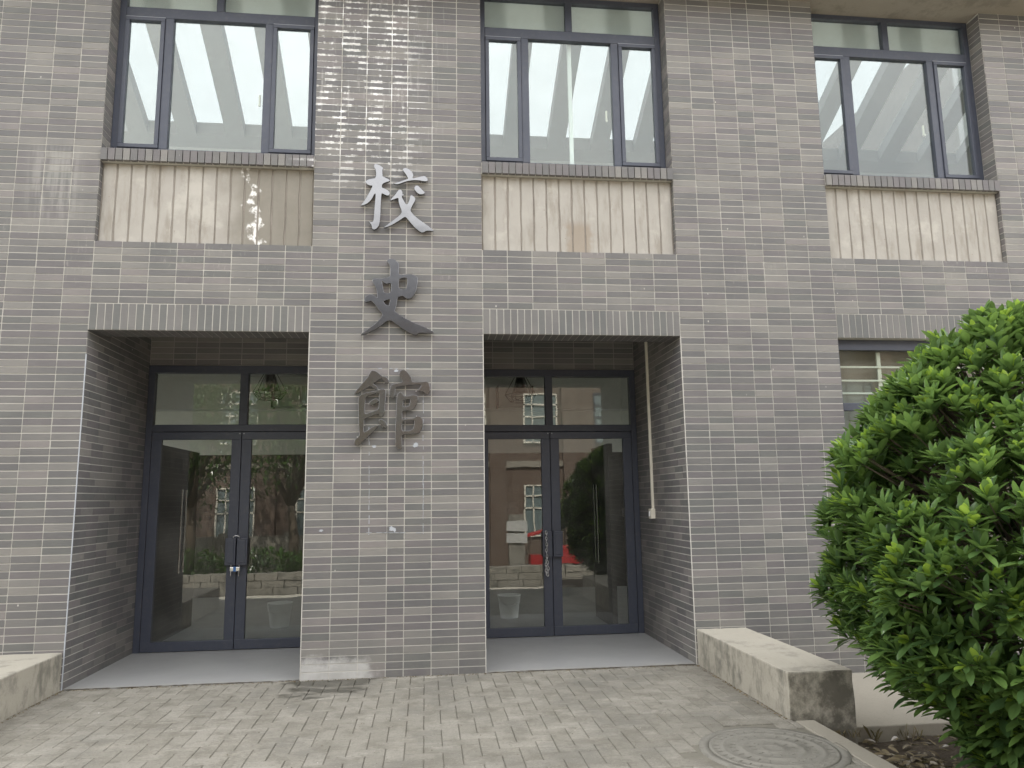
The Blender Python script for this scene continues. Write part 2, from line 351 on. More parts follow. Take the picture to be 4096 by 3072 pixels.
# eave slab and the parapet above it, roof, end walls
ev = Acc().box((-7.2, -.48, ZE), (10.7, .30, ZE + .26)); ev.build('eave', MEAVE, BLD, bevel=.01)
pa = Acc().box((-7.0, 0, ZE + .26), (10.5, .30, 10.0)); pa.build('parapet', MM, BLD)
ro = Acc().box((-7.0, 4.2, 7.15), (10.5, 11.0, 7.35)); ro.build('roof_slab', MEAVE, BLD)
en = Acc()
for ex in (-7.3, 10.5):
    en.box((ex, 0, -.3), (ex + .3, 2.3, 9.9)); en.box((ex, 2.3, -.3), (ex + .3, 7.6, .6)); en.box((ex, 2.3, 3.4), (ex + .3, 7.6, 9.9)); en.box((ex, 7.6, -.3), (ex + .3, 11, 9.9))  # unseen side openings, added to let daylight brighten the hall
en.build('end_wall', MM, BLD)

# ------------------------------------------------------------------ bricks
def tone():
    r = random.random()
    return random.choice((.05, .05, .25, .42, .42, .55, .68)) if r < .70 else random.choice((.80, .80, .93, 1.0))
JT = .0085
BR = []                                       # (centre, half size, tone, zone)
def cols(x0, widths):
    out = []; x = x0
    for wd in widths: out.append((x, x + wd)); x += wd
    return out
def course(cs, n0, n1, zone='front', zmin=None, zmax=None):
    n = n0
    while n < n1 - 1e-6:
        z0 = n * PZ; z1 = min(n + 1, n1) * PZ
        for a, b in cs:
            j = random.uniform(-.0012, .0012)
            BR.append((((a + b) / 2 + random.uniform(-.001, .001), .01 + j, (z0 + z1) / 2 + random.uniform(-.0007, .0007)), ((b - a - JT) / 2, .01, (z1 - z0 - JT) / 2), tone(), zone))
        n += 1
full = [PX] * 3
course(cols(-5.0, [PX] * 12), -1, 104)
course(cols(XA, full + [.16] + full), -1, 104)
course(cols(XR, full + [.185] + full), -3, 104)
course(cols(XD, [PX] * 10), -3, 104)
for a, b in ((XL, XA), (XB, XR), (XC, XD)):
    cs = cols(a, [(b - a) / 8] * 8)
    course(cs, 51, 60)
    k = 29; p = (b - a) / k                   # soldier course over the opening
    for i in range(k):
        BR.append(((a + (i + .5) * p, .01 + random.uniform(-.001, .001), (ZL + ZT) / 2), ((p - .009) / 2, .01, (ZT - ZL - JT) / 2), random.choice((.55, .62, .55, .70, .72, .25)), 'front'))
    for i in range(k):                        # sill course
        BR.append(((a + (i + .5) * p, -.012 + .01 + random.uniform(-.001, .001), (ZS0 + ZS1) / 2), ((p - .008) / 2, .022, (ZS1 - ZS0 - .006) / 2), random.choice((.05, .25, .42, .42, .8)), 'front'))
course(cols(XC, [(XD - XC) / 8] * 8), -3, 13)
# returns: porch cheeks, porch back wall, lintel underside, window cheeks
def side(X, sgn, y0, y1, z0, z1, py=PX, bond=True):
    n = int(round((z1 - z0) / PZ))
    for i in range(n):
        zc = z0 + (i + .5) * PZ; y = y0 + .004; off = (py / 2 if (bond and random.random() < .42) else 0); first = True
        while y < y1 - .02:
            e = min(y1, y + (off if (first and off) else py)); first = False
            if e - y > .03: BR.append(((X - sgn * .01, (y + e) / 2, zc), (.01, (e - y - .006) / 2, (PZ - JT) / 2), tone(), 'side'))
            y = e
side(XL, 1, 0, DL, 0, 3.64); side(XR, -1, 0, DR, 0, 3.64); side(XA, -1, 0, DL, 0, 3.64); side(XB, 1, 0, DR, 0, 3.64)
for a, b, d in ((XL, XA, DL), (XB, XR, DR)):
    cs = cols(a + (.0), [PX] * 8)
    for n in range(8):
        for q, r in cs: BR.append((((q + r) / 2, d + .01, 3.138 + (n + .5) * PZ), ((PX - JT) / 2, .01, (PZ - JT) / 2), tone(), 'side'))
    k = 29; p = (b - a) / k
    for i in range(k): BR.append(((a + (i + .5) * p, .15, ZL + .01), ((p - .009) / 2, .142, .01), random.choice((.05, .25, .42)), 'side'))
for X, sg, z0, z1 in ((XL, 1, ZS1, ZE), (XA, -1, ZS1, ZE), (XB, 1, ZS1, ZE), (XR, -1, ZS1, ZE), (XC, 1, ZS1, ZE), (XD, -1, ZS1, ZE)):
    side(X, sg, 0, .19, z0, z1, .186, False)
for X, sg in ((XL, 1), (XR, -1), (XC, 1), (XD, -1)): side(X, sg, 0, .068, Z60, ZS0, .064, False)
side(XC, 1, 0, .12, .95, ZL, .11, False); side(XD, -1, 0, .12, .95, ZL, .11, False)
# the largest-showing bricks are objects of their own, the rest one part
def area(b):
    if b[3] != 'front': return 0
    (cx, cy, cz), (hx, hy, hz), _, _ = b
    q = [px((cx + i * hx, 0, cz + j * hz)) for i, j in ((-1, -1), (1, -1), (1, 1), (-1, 1))]
    if any(k is None or not (0 < k[0] < 4096 and 0 < k[1] < 3072) for k in q): return 0
    if cz < .34 and (cx < XL or XR < cx < 4.3): return 0          # behind the benches
    if cx > 4.75 and cz < 2.6: return 0                            # behind the shrub
    return abs(sum(q[i][0] * q[(i + 1) % 4][1] - q[(i + 1) % 4][0] * q[i][1] for i in range(4))) / 2
order = sorted(range(len(BR)), key=lambda i: -area(BR[i])); pick = set(order[:300])
rest = Acc(); cache = {}
for i, (c, h, t, zn) in enumerate(BR):
    if i in pick:
        key = (round(h[0], 3), round(h[1], 3), round(h[2], 3), t)
        if key not in cache:
            me = Acc().box([-k for k in h], h, t).mesh('brick'); me.materials.append(MB); cache[key] = me
        o = link('brick', cache[key], BLD); o.location = c
    else: rest.box(np.array(c) - h, np.array(c) + h, t)
stuff(rest.build('brickwork', MB, BLD))
# pale grout beads on the outer corners of the porches
for X, z0, z1 in ((XL, 0, 2.95), (XR, 0, ZL), (XA, 0, ZL), (XB, 0, ZL)): Acc().box((X - .004, -.0015, z0), (X + .004, .008, z1)).build('corner_bead', MRES if X == XL else MM, BLD)
# residue of an old sign on the pillar
rs = Acc()
def mark(u, v, w_, h_): 
    p = onY(u, v, -.002); rs.raw([(p.x + a * w_ * .5, -.0022, p.z + b * h_ * .5) for a, b in ((-1, -1), (1, -1), (1, 1), (-1, 1))], [(0, 1, 2, 3)])
for u0, u1 in ((1476, 1475), (1693, 1694)):
    v = 1720 if u0 < 1600 else 1590
    while v < 2130:
        if random.random() < .80: mark(u0 + random.uniform(-1, 1), v, random.uniform(.003, .007), random.uniform(.03, .07))
        v += random.uniform(17, 24)
u = 1476
while u < 1694:
    if random.random() < .75: mark(u, 2131, random.uniform(.03, .07), .005)
    if random.random() < .6: mark(u, 1474, random.uniform(.02, .05), .006)
    u += 22
def blob(u, v, r):
    p = onY(u, v, -.002); n = 13
    rs.raw([(p.x + math.cos(k / n * 6.283) * r * .6 * random.uniform(.5, 1.3), -.0026, p.z + math.sin(k / n * 6.283) * r * random.uniform(.2, .6)) for k in range(n)], [tuple(range(n))])
for u, v, r in ((1497, 1786, .035), (1662, 1780, .045), (1585, 1484, .035), (1570, 2117, .06), (1284, 2123, .03)): blob(u, v, r)
stuff(rs.build('sign_residue', MRES, BLD))

# ------------------------------------------------------------------ spandrel panels with vertical grooves
for i, (a, b) in enumerate(((XL, XA), (XB, XR), (XC, XD))):
    P = Acc().box((a + .001, .066, Z60 - .004), (b - .001, .0745, ZS0)).build('spandrel_panel', MEAVE, BLD)
    if i == 0: P['label'] = 'cement panel stained dark and streaked with white lime'
    n = 15; p = (b - a - .01) / n
    for k in range(n):
        x0 = a + .005 + k * p; j = lambda: random.uniform(-.004, .004)
        l, r = x0 + .007, x0 + p - .007
        V = []; F = []
        m = 6
        for s in range(m + 1):
            z = Z60 + .002 + (ZS0 - Z60 - .006) * s / m
            jl, jr = j(), j()
            V += [(l + jl, .066, z), (l + jl + .004, .057, z), (r + jr - .004, .057, z), (r + jr, .066, z)]
        for s in range(m):
            for q in range(3): F.append((s * 4 + q, s * 4 + q + 1, s * 4 + q + 5, s * 4 + q + 4))
        F.append((0, 3, 2, 1)); F.append((m * 4, m * 4 + 1, m * 4 + 2, m * 4 + 3))
        Acc().raw(V, F).build('panel_strip', MPAN, P)

# ------------------------------------------------------------------ upper windows
def bars(parent, name, rects, y0, y1, mat=MF):
    a = Acc()
    for x0, x1, z0, z1 in rects: a.box((x0, y0, z0), (x1, y1, z1))
    return a.build(name, mat, parent, bevel=.004)
def pane(parent, x0, x1, z0, z1, y, mat=MGU):
    return Acc().box((x0, y, z0), (x1, y + .006, z1)).build('pane', mat, parent)
def frame_rect(x0, x1, z0, z1, t): return [(x0, x1, z0, z0 + t), (x0, x1, z1 - t, z1), (x0, x0 + t, z0 + t, z1 - t), (x1 - t, x1, z0 + t, z1 - t)]
for i, (a, b) in enumerate(((XL, XA), (XB, XR), (XC, XD))):
    z0, z1, zt = ZS1 + .03, ZE, 6.545
    f = frame_rect(a, b, z0, z1, .062); f[0] = (a, b, ZS1 - .002, z0 + .085)
    m1, m2, mt = a + .49, b - .52, (a + b) / 2 - .02
    f = [(a, b, ZS1 - .002, z0 + .075), (a, b, z1 - .055, z1), (a, a + .062, z0 + .075, z1 - .055), (b - .062, b, z0 + .075, z1 - .055),
         (a + .062, b - .062, zt - .055, zt + .055), (m1 - .04, m1 + .04, z0 + .075, zt - .055), (m2 - .04, m2 + .04, z0 + .075, zt - .055), (mt - .037, mt + .037, zt + .055, z1 - .055)]
    win = bars(BLD, 'window', f, .19, .26)
    zb, ztp = z0 + .075, zt - .055
    pane(win, m1 + .04, m2 - .04, zb, ztp, .225)
    for s0, s1 in ((a + .064, m1 - .042), (m2 + .042, b - .064)):
        sa = Acc()
        for q in frame_rect(s0, s1, zb + .002, ztp - .004, .040): sa.box((q[0], .176, q[2]), (q[1], .235, q[3]))
        sa.build('sash', MF, win, bevel=.004)
        g2 = Acc().box((s0 - .001, .1855, ztp - .004), (s1 + .001, .1895, ztp + .004)).build('gasket', MRES, win)
        pane(win, s0 + .04, s1 - .04, zb + .042, ztp - .044, .205)
    for s0, s1 in ((a + .062, mt - .037), (mt + .037, b - .062)): pane(win, s0, s1, zt + .055, z1 - .055, .225)
    # board and blind rail behind the top lights
    Acc().box((a, .285, zt), (b, .30, z1 + .02)).build('backing_board', MFILM, win)
    hd = Acc().tube([onY(0, 0, 0) * 0 + Vector((m2 - .09, .262, 5.62)), Vector((m2 - .09, .285, 5.62)), Vector((m2 - .09, .285, 5.74))], .012).build('handle', MPLAS, win)
    if i == 1: Acc().box((a + .98, .30, z0), (a + 1.02, .34, zt)).build('inner_post', MWHITE, win)

# upper room with a sloping ceiling cut by skylight slots
up = Acc(); up.box((-6.9, .30, 4.45), (10.4, 4.2, 4.6)); up.box((-6.9, 4.05, 4.6), (10.4, 4.2, 7.2)); up.box((-6.95, .30, 4.6), (-6.9, 4.2, 9.9)); up.box((10.4, .30, 4.6), (10.45, 4.2, 9.9))
up.build('upper_room', MROOM, BLD)
sl_ = Acc()
def zc(y): return 6.95 + (4.05 - y) * .55
def slab(x0, x1, y0, y1, th=.20):
    V = [(x0, y0, zc(y0)), (x1, y0, zc(y0)), (x1, y1, zc(y1)), (x0, y1, zc(y1))]; V += [(x, y, z + th) for x, y, z in V]
    sl_.raw(V, CF)
slots = []
x = -2.33 - .7 * 6; prev = -6.9
while x < 10.0:
    slots.append((x, x + .43)); slab(prev, x, .30, 4.05); prev = x + .43; x += .70
slab(prev, 10.4, .30, 4.05)
for a, b in slots: slab(a, b, .30, .75); slab(a, b, 3.85, 4.05)
sl_.build('skylight_ceiling', m_plain('grey ceiling plaster', (.40, .405, .40), .8, 0, .05, 2), BLD)
for a, b in slots:
    if a < -3.5: continue
    V = [(a - .02, .70, zc(.70) + .205), (b + .02, .70, zc(.70) + .205), (b + .02, 3.9, zc(3.9) + .205), (a - .02, 3.9, zc(3.9) + .205)]; V += [(p, q, r + .008) for p, q, r in V]
    Acc().raw(V, CF).build('skylight_pane', MSKY, BLD)

# ------------------------------------------------------------------ glass doors in the porches
def door(x0, x1, D, meet, name_l, name_r):
    zt0, zt1 = 2.375, 2.455                                       # transom bar
    fr = [(x0, x1, 3.045, 3.131), (x0, x0 + .07, .0, 3.045), (x1 - .07, x1, .0, 3.045), (x0 + .07, x1 - .07, zt0, zt1), (meet - .045, meet + .045, zt1, 3.045)]
    f = bars(BLD, 'door_frame', fr, D - .02, D + .07)
    for a, b in ((x0 + .07, meet - .045), (meet + .045, x1 - .07)): pane(f, a, b, zt1, 3.045, D + .02, MG)
    for a, b, near in ((x0 + .078, meet - .003, 1), (meet + .003, x1 - .078, -1)):
        t = .105
        lf = bars(BLD, 'door_leaf', [(a, b, .012, .115), (a, b, 2.285, 2.368), (a, a + t, .115, 2.285), (b - t, b, .115, 2.285)], D - .035, D + .02)
        pane(lf, a + t, b - t, .115, 2.285, D - .012, MG)
        gx = (b - .115, b - .004) if near > 0 else (a + .004, a + .115)
        gd = Acc(); gd.box((gx[0], D - .085, .905), (gx[1], D - .034, 1.195)); gd.box((gx[0] + .02, D - .092, .93), (gx[1] - .02, D - .085, 1.17)); gd.build('lock_guard', MF, lf, bevel=.004)
        hx = b - .02 if near > 0 else a + .02
        Acc().box((hx - .008, D - .0385, 2.345), (hx + .008, D - .0345, 2.356)).build('pivot_cap', MRES, lf)
    return f
door(XL, XA, DL, -.955, '', ''); door(XB, XR, DR, 2.585, '', '')
for a, b, d in ((XL, XA, DL), (XB, XR, DR)):
    Acc().box((a + .001, .012, -.08), (b - .001, d + .1, .006)).build('porch_floor', MFLR, BLD)

# ground-floor hall behind the doors
h = Acc(); h.box((-7.0, DL + .2, 3.5), (10.5, 8.0, 3.6)); h.box((-7.0, 7.9, .0), (10.5, 8.0, 3.5)); h.box((-7.0, 4.6, 3.0), (10.5, 4.9, 3.5))
h.build('hall_wall', MWHITE, BLD)
hf = Acc().box((-7.0, DR + .1, -.1), (10.5, 8, .0)); hf.build('hall_floor', MFLR, BLD)
pc = Acc()
for X, y0, y1 in ((-1.93, 1.86, 3.3), (3.40, 2.05, 3.0)):
    pc.box((X - .03, y0, .02), (X + .03, y1, 2.25))
pc.box((-3.2, 6.5, 0), (4.9, 6.6, 2.42)); pc.box((.1, 2.0, 0), (1.6, 3.2, 3.5))
pc.build('hall_partition', MDARK, BLD)
hb = Acc()
for X, s in ((-1.90, 1), (3.37, -1)):
    for y in (2.50, 2.66): hb.tube([(X + s * .05, y, .75), (X + s * .05, y, 1.75)], .012)
hb.build('pull_bar', MSTL, BLD)

# ground-floor window behind the shrub
wf = bars(BLD, 'window', [(XC, XD, 3.07, ZL), (XC, XC + .06, .95, 3.07), (XD - .06, XD, .95, 3.07), (XC + .06, XD - .06, .95, 1.03), (XC + .06, XD - .06, 2.43, 2.51), (XC + .97, XC + 1.04, 1.03, 2.43)], .10, .17)
pane(wf, XC + .06, XD - .06, 2.51, 3.07, .13); pane(wf, XC + .06, XC + .97, 1.03, 2.43, .13); pane(wf, XC + 1.04, XD - .06, 1.03, 2.43, .13)
for z in (2.62, 2.755, 2.90): Acc().box((XC + .06, .16, z - .009), (XD - .06, .175, z + .009)).build('bar', MPLAS, wf)
Acc().box((XC + .52, .175, 2.51), (XC + .56, .19, 3.06)).build('bar', MPLAS, wf)
Acc().box((XC, .28, 1.0), (XD, .30, ZL)).build('blind', m_plain('beige blind', (.25, .21, .165), .8, 0, .3, 2), wf)

# ------------------------------------------------------------------ steel characters
def chaikin(p, it=2):
    for _ in range(it):
        q = []
        for i in range(len(p)):
            a, b = p[i], p[(i + 1) % len(p)]
            q += [(a[0] * .78 + b[0] * .22, a[1] * .78 + b[1] * .22), (a[0] * .22 + b[0] * .78, a[1] * .22 + b[1] * .78)]
        p = q
    return p
def T(s):
    n = [int(k) for k in s.split()]; return list(zip(n[::2], n[1::2]))
YF = -.055
def stroke(parent, polys, ox, oy, sc):
    cu = bpy.data.curves.new('stroke', 'CURVE'); cu.dimensions = '2D'; cu.fill_mode = 'BOTH'; cu.extrude = .013; cu.bevel_depth = .0025; cu.bevel_resolution = 1; cu.offset = -.002
    for poly in polys:
        pts = [onY(ox + a / sc, oy + b / sc, YF) for a, b in chaikin(poly, 2)]
        sp = cu.splines.new('POLY'); sp.points.add(len(pts) - 1); sp.use_cyclic_u = True
        for k, p in enumerate(pts): sp.points[k].co = (p.x, p.z, 0, 1)
    tmp = bpy.data.objects.new('tmp', cu); COL.objects.link(tmp)
    dg = bpy.context.evaluated_depsgraph_get(); me = bpy.data.meshes.new_from_object(tmp.evaluated_get(dg)); bpy.data.objects.remove(tmp)
    me.transform(Matrix(((1, 0, 0, 0), (0, 0, -1, YF + .016), (0, 1, 0, 0), (0, 0, 0, 1))))
    me.materials.clear(); me.materials.append(MSTL); me.name = 'stroke'
    o = link('stroke', me, parent)
    a = Acc(); c = polys[0]                                        # stand-off pins back to the wall
    for k in (len(c) // 8, len(c) // 2, len(c) * 7 // 8):
        cx = sum(q[0] for q in c) / len(c); cy = sum(q[1] for q in c) / len(c)
        u, v = c[k]; u += (cx - u) * .08; v += (cy - v) * .08
        p = onY(ox + u / sc, oy + v / sc, YF); a.tube([(p.x, YF + .02, p.z), (p.x, .012, p.z)], .005, 6)
    a.build('mounting_pin', MCHROME, o)
CH = [
 ('bright steel Chinese character meaning school, topmost of three on the pillar', 1430, 640, 5.353, [
  ['360 95 375 78 440 92 500 125 555 170 530 215 535 290 540 350 580 362 610 385 660 405 703 435 680 455 600 478 545 505 520 545 525 590 590 610 650 645 695 700 680 750 650 765 590 745 515 705 505 800 495 950 490 1150 478 1310 450 1420 400 1475 345 1490 315 1470 308 1410 270 1350 225 1305 300 1330 340 1310 355 1180 365 1000 385 800 388 712 350 745 310 830 240 910 150 960 60 980 110 920 180 820 260 680 330 545 280 550 210 525 165 470 180 440 240 410 320 395 380 385 395 340 400 270 385 200 355 150'],
  ['965 200 990 172 1040 165 1110 195 1165 250 1195 305 1195 345 1175 390 1250 380 1350 350 1440 335 1490 380 1505 410 1500 450 1460 458 1390 450 1320 435 1200 430 1080 448 990 475 900 510 850 520 790 512 765 490 820 490 900 465 1000 425 1085 400 1075 375 1040 310 990 250'],
  ['1215 590 1235 550 1280 540 1310 560 1380 625 1440 690 1435 715 1390 735 1330 735 1280 705 1230 650'],
  ['685 875 720 830 800 750 860 660 905 620 945 640 965 700 960 745 945 785 980 850 1050 965 1095 900 1120 830 1130 755 1160 750 1210 780 1240 825 1225 890 1170 980 1135 1060 1140 1100 1220 1190 1330 1280 1450 1360 1560 1440 1645 1530 1560 1515 1470 1515 1420 1545 1380 1555 1330 1530 1230 1450 1140 1350 1060 1250 1020 1212 950 1260 840 1330 720 1400 600 1445 550 1445 640 1380 760 1290 870 1210 945 1135 945 1080 905 980 880 880 875 805 800 835']]),
 ('dark steel Chinese character meaning history, middle one of three on the pillar', 1430, 1020, 4.878, [
  ['565 120 600 85 670 65 720 85 770 125 812 180 808 280 800 380 900 380 1040 372 1110 390 1165 430 1175 490 1170 560 1150 680 1120 760 1060 835 990 858 940 840 890 798 830 805 780 830 770 920 745 1040 725 1100 800 1150 920 1230 1100 1320 1300 1400 1420 1460 1490 1500 1485 1530 1380 1525 1215 1510 1180 1540 1130 1560 1060 1540 950 1480 800 1380 680 1290 615 1270 560 1295 470 1365 370 1435 250 1500 150 1545 70 1565 62 1545 110 1510 180 1460 280 1390 400 1290 490 1180 480 1140 400 1050 330 950 270 895 230 900 160 925 130 900 150 820 190 785 250 765 330 790 388 845 390 780 370 680 330 590 288 520 295 465 350 453 430 463 462 470 480 460 550 440 635 420 640 330 635 220 600 160',
   '474 495 520 545 570 565 620 545 658 560 660 640 645 740 580 745 510 730 500 650 485 580', '815 470 870 445 940 440 975 465 970 560 955 660 890 685 800 640 800 560', '500 905 560 880 640 858 630 920 605 1000 550 965']]),
 ('brown toned steel Chinese character meaning hall, lowest of three on the pillar', 1400, 1460, 4.609, [
  ['70 525 130 450 230 330 330 220 370 130 410 95 460 105 530 145 585 205 640 210 690 240 720 285 710 335 680 345 640 320 605 265 570 245 500 290 425 350 470 370 515 420 510 455 495 468 450 440 400 400 365 387 300 430 200 490 90 545'],
  ['150 590 200 545 290 510 400 490 500 470 560 445 620 437 660 465 660 560 650 700 640 850 620 930 570 965 545 950 530 890 400 935 275 990 262 1010 255 1120 250 1250 330 1200 430 1130 520 1100 535 1110 450 1210 340 1310 240 1400 170 1480 120 1490 80 1460 75 1400 110 1350 175 1310 160 1150 155 950 150 750', '290 585 400 545 535 500 535 650 530 820 400 860 275 910 272 830 280 700'],
  ['345 715 370 670 430 630 490 615 525 640 525 670 480 710 410 735 355 738'], ['528 1015 560 995 610 1010 660 1055 688 1105 680 1150 645 1158 600 1135 545 1070'],
  ['905 150 930 105 985 78 1030 105 1090 170 1140 240 1145 310 1250 312 1350 308 1405 295 1450 330 1478 400 1480 480 1440 545 1410 545 1360 500 1300 475 1230 482 1270 440 1330 360 1200 362 1050 375 840 400 835 480 825 580 800 610 760 600 725 560 730 480 750 390 790 355 870 335 965 315 950 260 910 195'],
  ['870 560 890 520 925 495 960 515 990 570 1080 570 1170 545 1240 560 1258 600 1250 660 1220 740 1165 825 1060 840 965 848 962 950 965 1000 1050 990 1150 980 1210 960 1240 935 1300 950 1345 1010 1348 1090 1320 1180 1290 1235 1250 1265 1100 1268 955 1282 958 1400 960 1520 940 1560 900 1555 850 1515 830 1440 830 1250 845 1000 855 800 858 650',
   '985 645 1040 640 1115 622 1105 700 1090 755 1040 770 975 770 980 700', '970 1030 1060 1030 1190 1015 1185 1080 1170 1170 1120 1205 1060 1212 960 1215 955 1120']])]
for lab, ox, oy, sc, comps in CH:
    allp = [p for c in comps for p in T(c[0])]
    c = onY(ox + sum(p[0] for p in allp) / len(allp) / sc, oy + max(p[1] for p in allp) / sc, YF)
    root = empty('steel_character', (c.x, 0, c.z), lab, 'letter', 'steel characters on the pillar')
    for c in comps: stroke(root, [T(q) for q in c], ox, oy, sc)

# ------------------------------------------------------------------ small fittings
cp = onX(1900 + 1630 / 2.37, 1300 + 178 / 2.37, XR); cq = onX(1900 + 1480 / 2.074, 1900 + 320 / 2.074, XR)
ec = empty('electrical_conduit', (XR, cp.y, cq.z), 'ivory plastic conduit running down porch cheek to small socket box', 'conduit')
Acc().box((XR - .026, cp.y - .016, cq.z + .04), (XR + .001, cp.y + .016, 3.60)).build('pipe', MPLAS, ec, bevel=.003)
sb_ = Acc().box((XR - .052, cp.y - .045, cq.z - .055), (XR + .001, cp.y + .045, cq.z + .055)).build('socket_box', MPLAS, ec, bevel=.005)
Acc().box((XR - .060, cp.y - .012, cq.z - .03), (XR - .051, cp.y + .022, cq.z + .03)).build('switch', MBUCK, sb_, bevel=.002)
# chain on the right doors
cx, cy = 2.505, DR - .105
ch = empty('steel_chain', (cx, cy, .70), 'bright steel chain hanging in a loop from lock guard of right doors', 'chain')
def link_ring(c, a, b, rot, r=.0042):
    pts = []
    for k in range(17):
        t = 2 * math.pi * k / 16; dx, dz = math.cos(t) * a, math.sin(t) * b
        pts.append((c[0] + dx * math.cos(rot), c[1] + dx * math.sin(rot), c[2] + dz))
    return Acc().tube(pts, r, 6, cap=False)
for k in range(15):
    z = 1.185 - k * .034
    link_ring((cx + .004 * math.sin(k * 1.7) + (.012 if k > 9 else 0), cy - .004 * (k % 2), z), .011, .021, (k % 2) * 1.35 + .15).build('chain_link', MCHROME, ch, True)
    if k > 9: link_ring((cx - .012, cy - .012, z + .012), .011, .021, ((k + 1) % 2) * 1.35).build('chain_link', MCHROME, ch, True)
lk = empty('bar_lock', (-.955, DL - .10, .86), 'small white metal lock with blue tape joining left door leaves', 'lock')
Acc().box((-.955 - .052, DL - .118, .845), (-.955 + .052, DL - .088, .888)).build('body', MCHROME, lk, bevel=.004)
Acc().box((-.955 - .014, DL - .1205, .842), (-.955 + .014, DL - .086, .891)).build('tape', MBLUE, lk)
for s in (-1, 1): Acc().tube([(-.955 + s * .043, DL - .104, .79), (-.955 + s * .043, DL - .104, .91)], .004, 8).build('pin', MCHROME, lk)
Acc().tube([(-.955 - .036, DL - .095, 1.19), (-.955 - .03, DL - .10, 1.215), (-.955, DL - .10, 1.225), (-.955 + .03, DL - .10, 1.215), (-.955 + .036, DL - .095, 1.19)], .005, 8).build('shackle', MCHROME, lk, True)

# pendant lamps seen through the top lights
def pendant(u, v, Y, lab):
    p = onY(u, v, Y); R_, zb, zm, zt = .215, p.z - .17, p.z - .075, p.z + .32
    root = empty('pendant_lamp', (p.x, p.y, zb), lab, 'lamp', 'wire cage pendant lamps in the hall')
    c = Acc(); ring = lambda r, z: [(p.x + r * math.cos(2 * math.pi * k / 6), p.y + r * math.sin(2 * math.pi * k / 6), z) for k in range(6)]
    a, b = ring(R_, zm), ring(R_ * .68, zb)
    for k in range(6):
        c.tube([a[k], a[(k + 1) % 6]], .0055, 5); c.tube([b[k], b[(k + 1) % 6]], .0055, 5); c.tube([a[k], b[k]], .0055, 5); c.tube([a[k], (p.x, p.y, zt)], .0055, 5); c.tube([b[k], a[(k + 1) % 6]], .004, 5)
    c.build('cage', MBLK, root)
    Acc().lathe((p.x, p.y, 0), [(.015, zt - .05), (.05, zt - .12), (.11, zm + .02), (.105, zm + .02)], 20).build('lamp_shade', MBLK, root, True)
    Acc().tube([(p.x, p.y, zt - .06), (p.x, p.y, 3.5)], .006, 6).build('cord', MBLK, root)
pendant(1080, 1546, 2.9, 'black wire cage pendant lamp behind left door top light')
pendant(2082, 1558, 3.0, 'black wire cage pendant lamp behind right door top light')
def bucket(u, v, lab):
    p = onZ(u, v, 0); root = empty('bucket', (p.x, p.y, 0), lab, 'bucket', 'white buckets on the hall floor')
    Acc().lathe(p, [(.002, .002), (.115, .002), (.118, .01), (.150, .29), (.160, .292), (.160, .305), (.146, .305), (.112, .02), (.002, .02)], 28).build('body', MBUCK, root, True)
    Acc().tube([(p.x - .155, p.y, .28), (p.x - .13, p.y - .10, .21), (p.x, p.y - .17, .17), (p.x + .13, p.y - .10, .21), (p.x + .155, p.y, .28)], .004, 6).build('handle', MCHROME, root, True)
bucket(1900 + 285 / 2.074, 1900 + 1185 / 2.074, 'white plastic bucket standing behind right glass door')
bucket(200 + 1692 / 1.8436, 1900 + 1120 / 1.8436, 'white plastic bucket standing behind left glass door')
# picture box on the hall beam
for (u0, u1, v) in ((1340, 1580, 820),):
    pass
for xc in (-.93, 2.50):
    b = Acc().box((xc - .27, 4.40, 3.02), (xc + .27, 4.60, 3.33)).build('wall_box', MBOARD); tag(b, 'grey wall box with black edges on hall beam behind ' + ('left' if xc < 0 else 'right') + ' door', 'box', 'boxes on the hall beam')
    for s in (-1, 1): Acc().box((xc + s * .275 - .012, 4.39, 3.0), (xc + s * .275 + .012, 4.60, 3.34)).build('edge', MBLK, b)

# ------------------------------------------------------------------ ground, pavement, porch apron, soil, road
gr = Acc(); NS = 40
prof = [(-60, -1.12), (-16.5, -1.12), (-16.3, -1.1), (-12.6, -1.05), (-8.2, -1.02), (-7.4, -.55), (-4.6, -.33), (-3.0, -.30), (30, -.30)]
gr.raw([(x, y, z) for y, z in prof for x in (-70, 70)], [(2 * i, 2 * i + 1, 2 * i + 3, 2 * i + 2) for i in range(len(prof) - 1)])
struct(gr.build('ground', m_plain('earth', (.10, .10, .06), .95, 0, .35, 1.2, .5)))
struct(Acc().box((-40, -12.2, -1.2), (40, -8.35, -.99)).build('road', MROAD))
pv = Acc(); XP = 3.66                                               # paver field; its edging sits outside
pv.raw([(-9, .012, -.012), (-9, -2.98, -.007), (3.80, -2.98, -.007), (3.80, .012, -.012), (-9, .012, -.30), (-9, -2.98, -.30), (3.80, -2.98, -.30), (3.80, .012, -.30)], [(0, 1, 2, 3), (1, 5, 6, 2), (2, 6, 7, 3)])
pv.raw([(-9, -2.98, -.012), (-9, -8.3, -.75), (3.80, -8.3, -.75), (3.80, -2.98, -.012)], [(0, 1, 2, 3)])
PAV = struct(pv.build('pavement', MGRAV))
MHC = onZ(3097, 3000, 0); MHC = Vector((3.27, -2.40, 0)); MHR = .43
kk = 0
for i in range(12):                                                  # edging stones along the soil bed
    y1 = -1.86 - i * .5
    if y1 < -5: break
    z = 0 if y1 > -2.98 else (y1 + 2.98) * .138
    Acc().box((3.69, y1 - .496, -.2 + z), (3.83, y1, .004 + z + random.uniform(-.003, .003))).build('edging_stone', MAPR, PAV, bevel=.006)
PV = []
a = .121                                                              # half paver module, herringbone
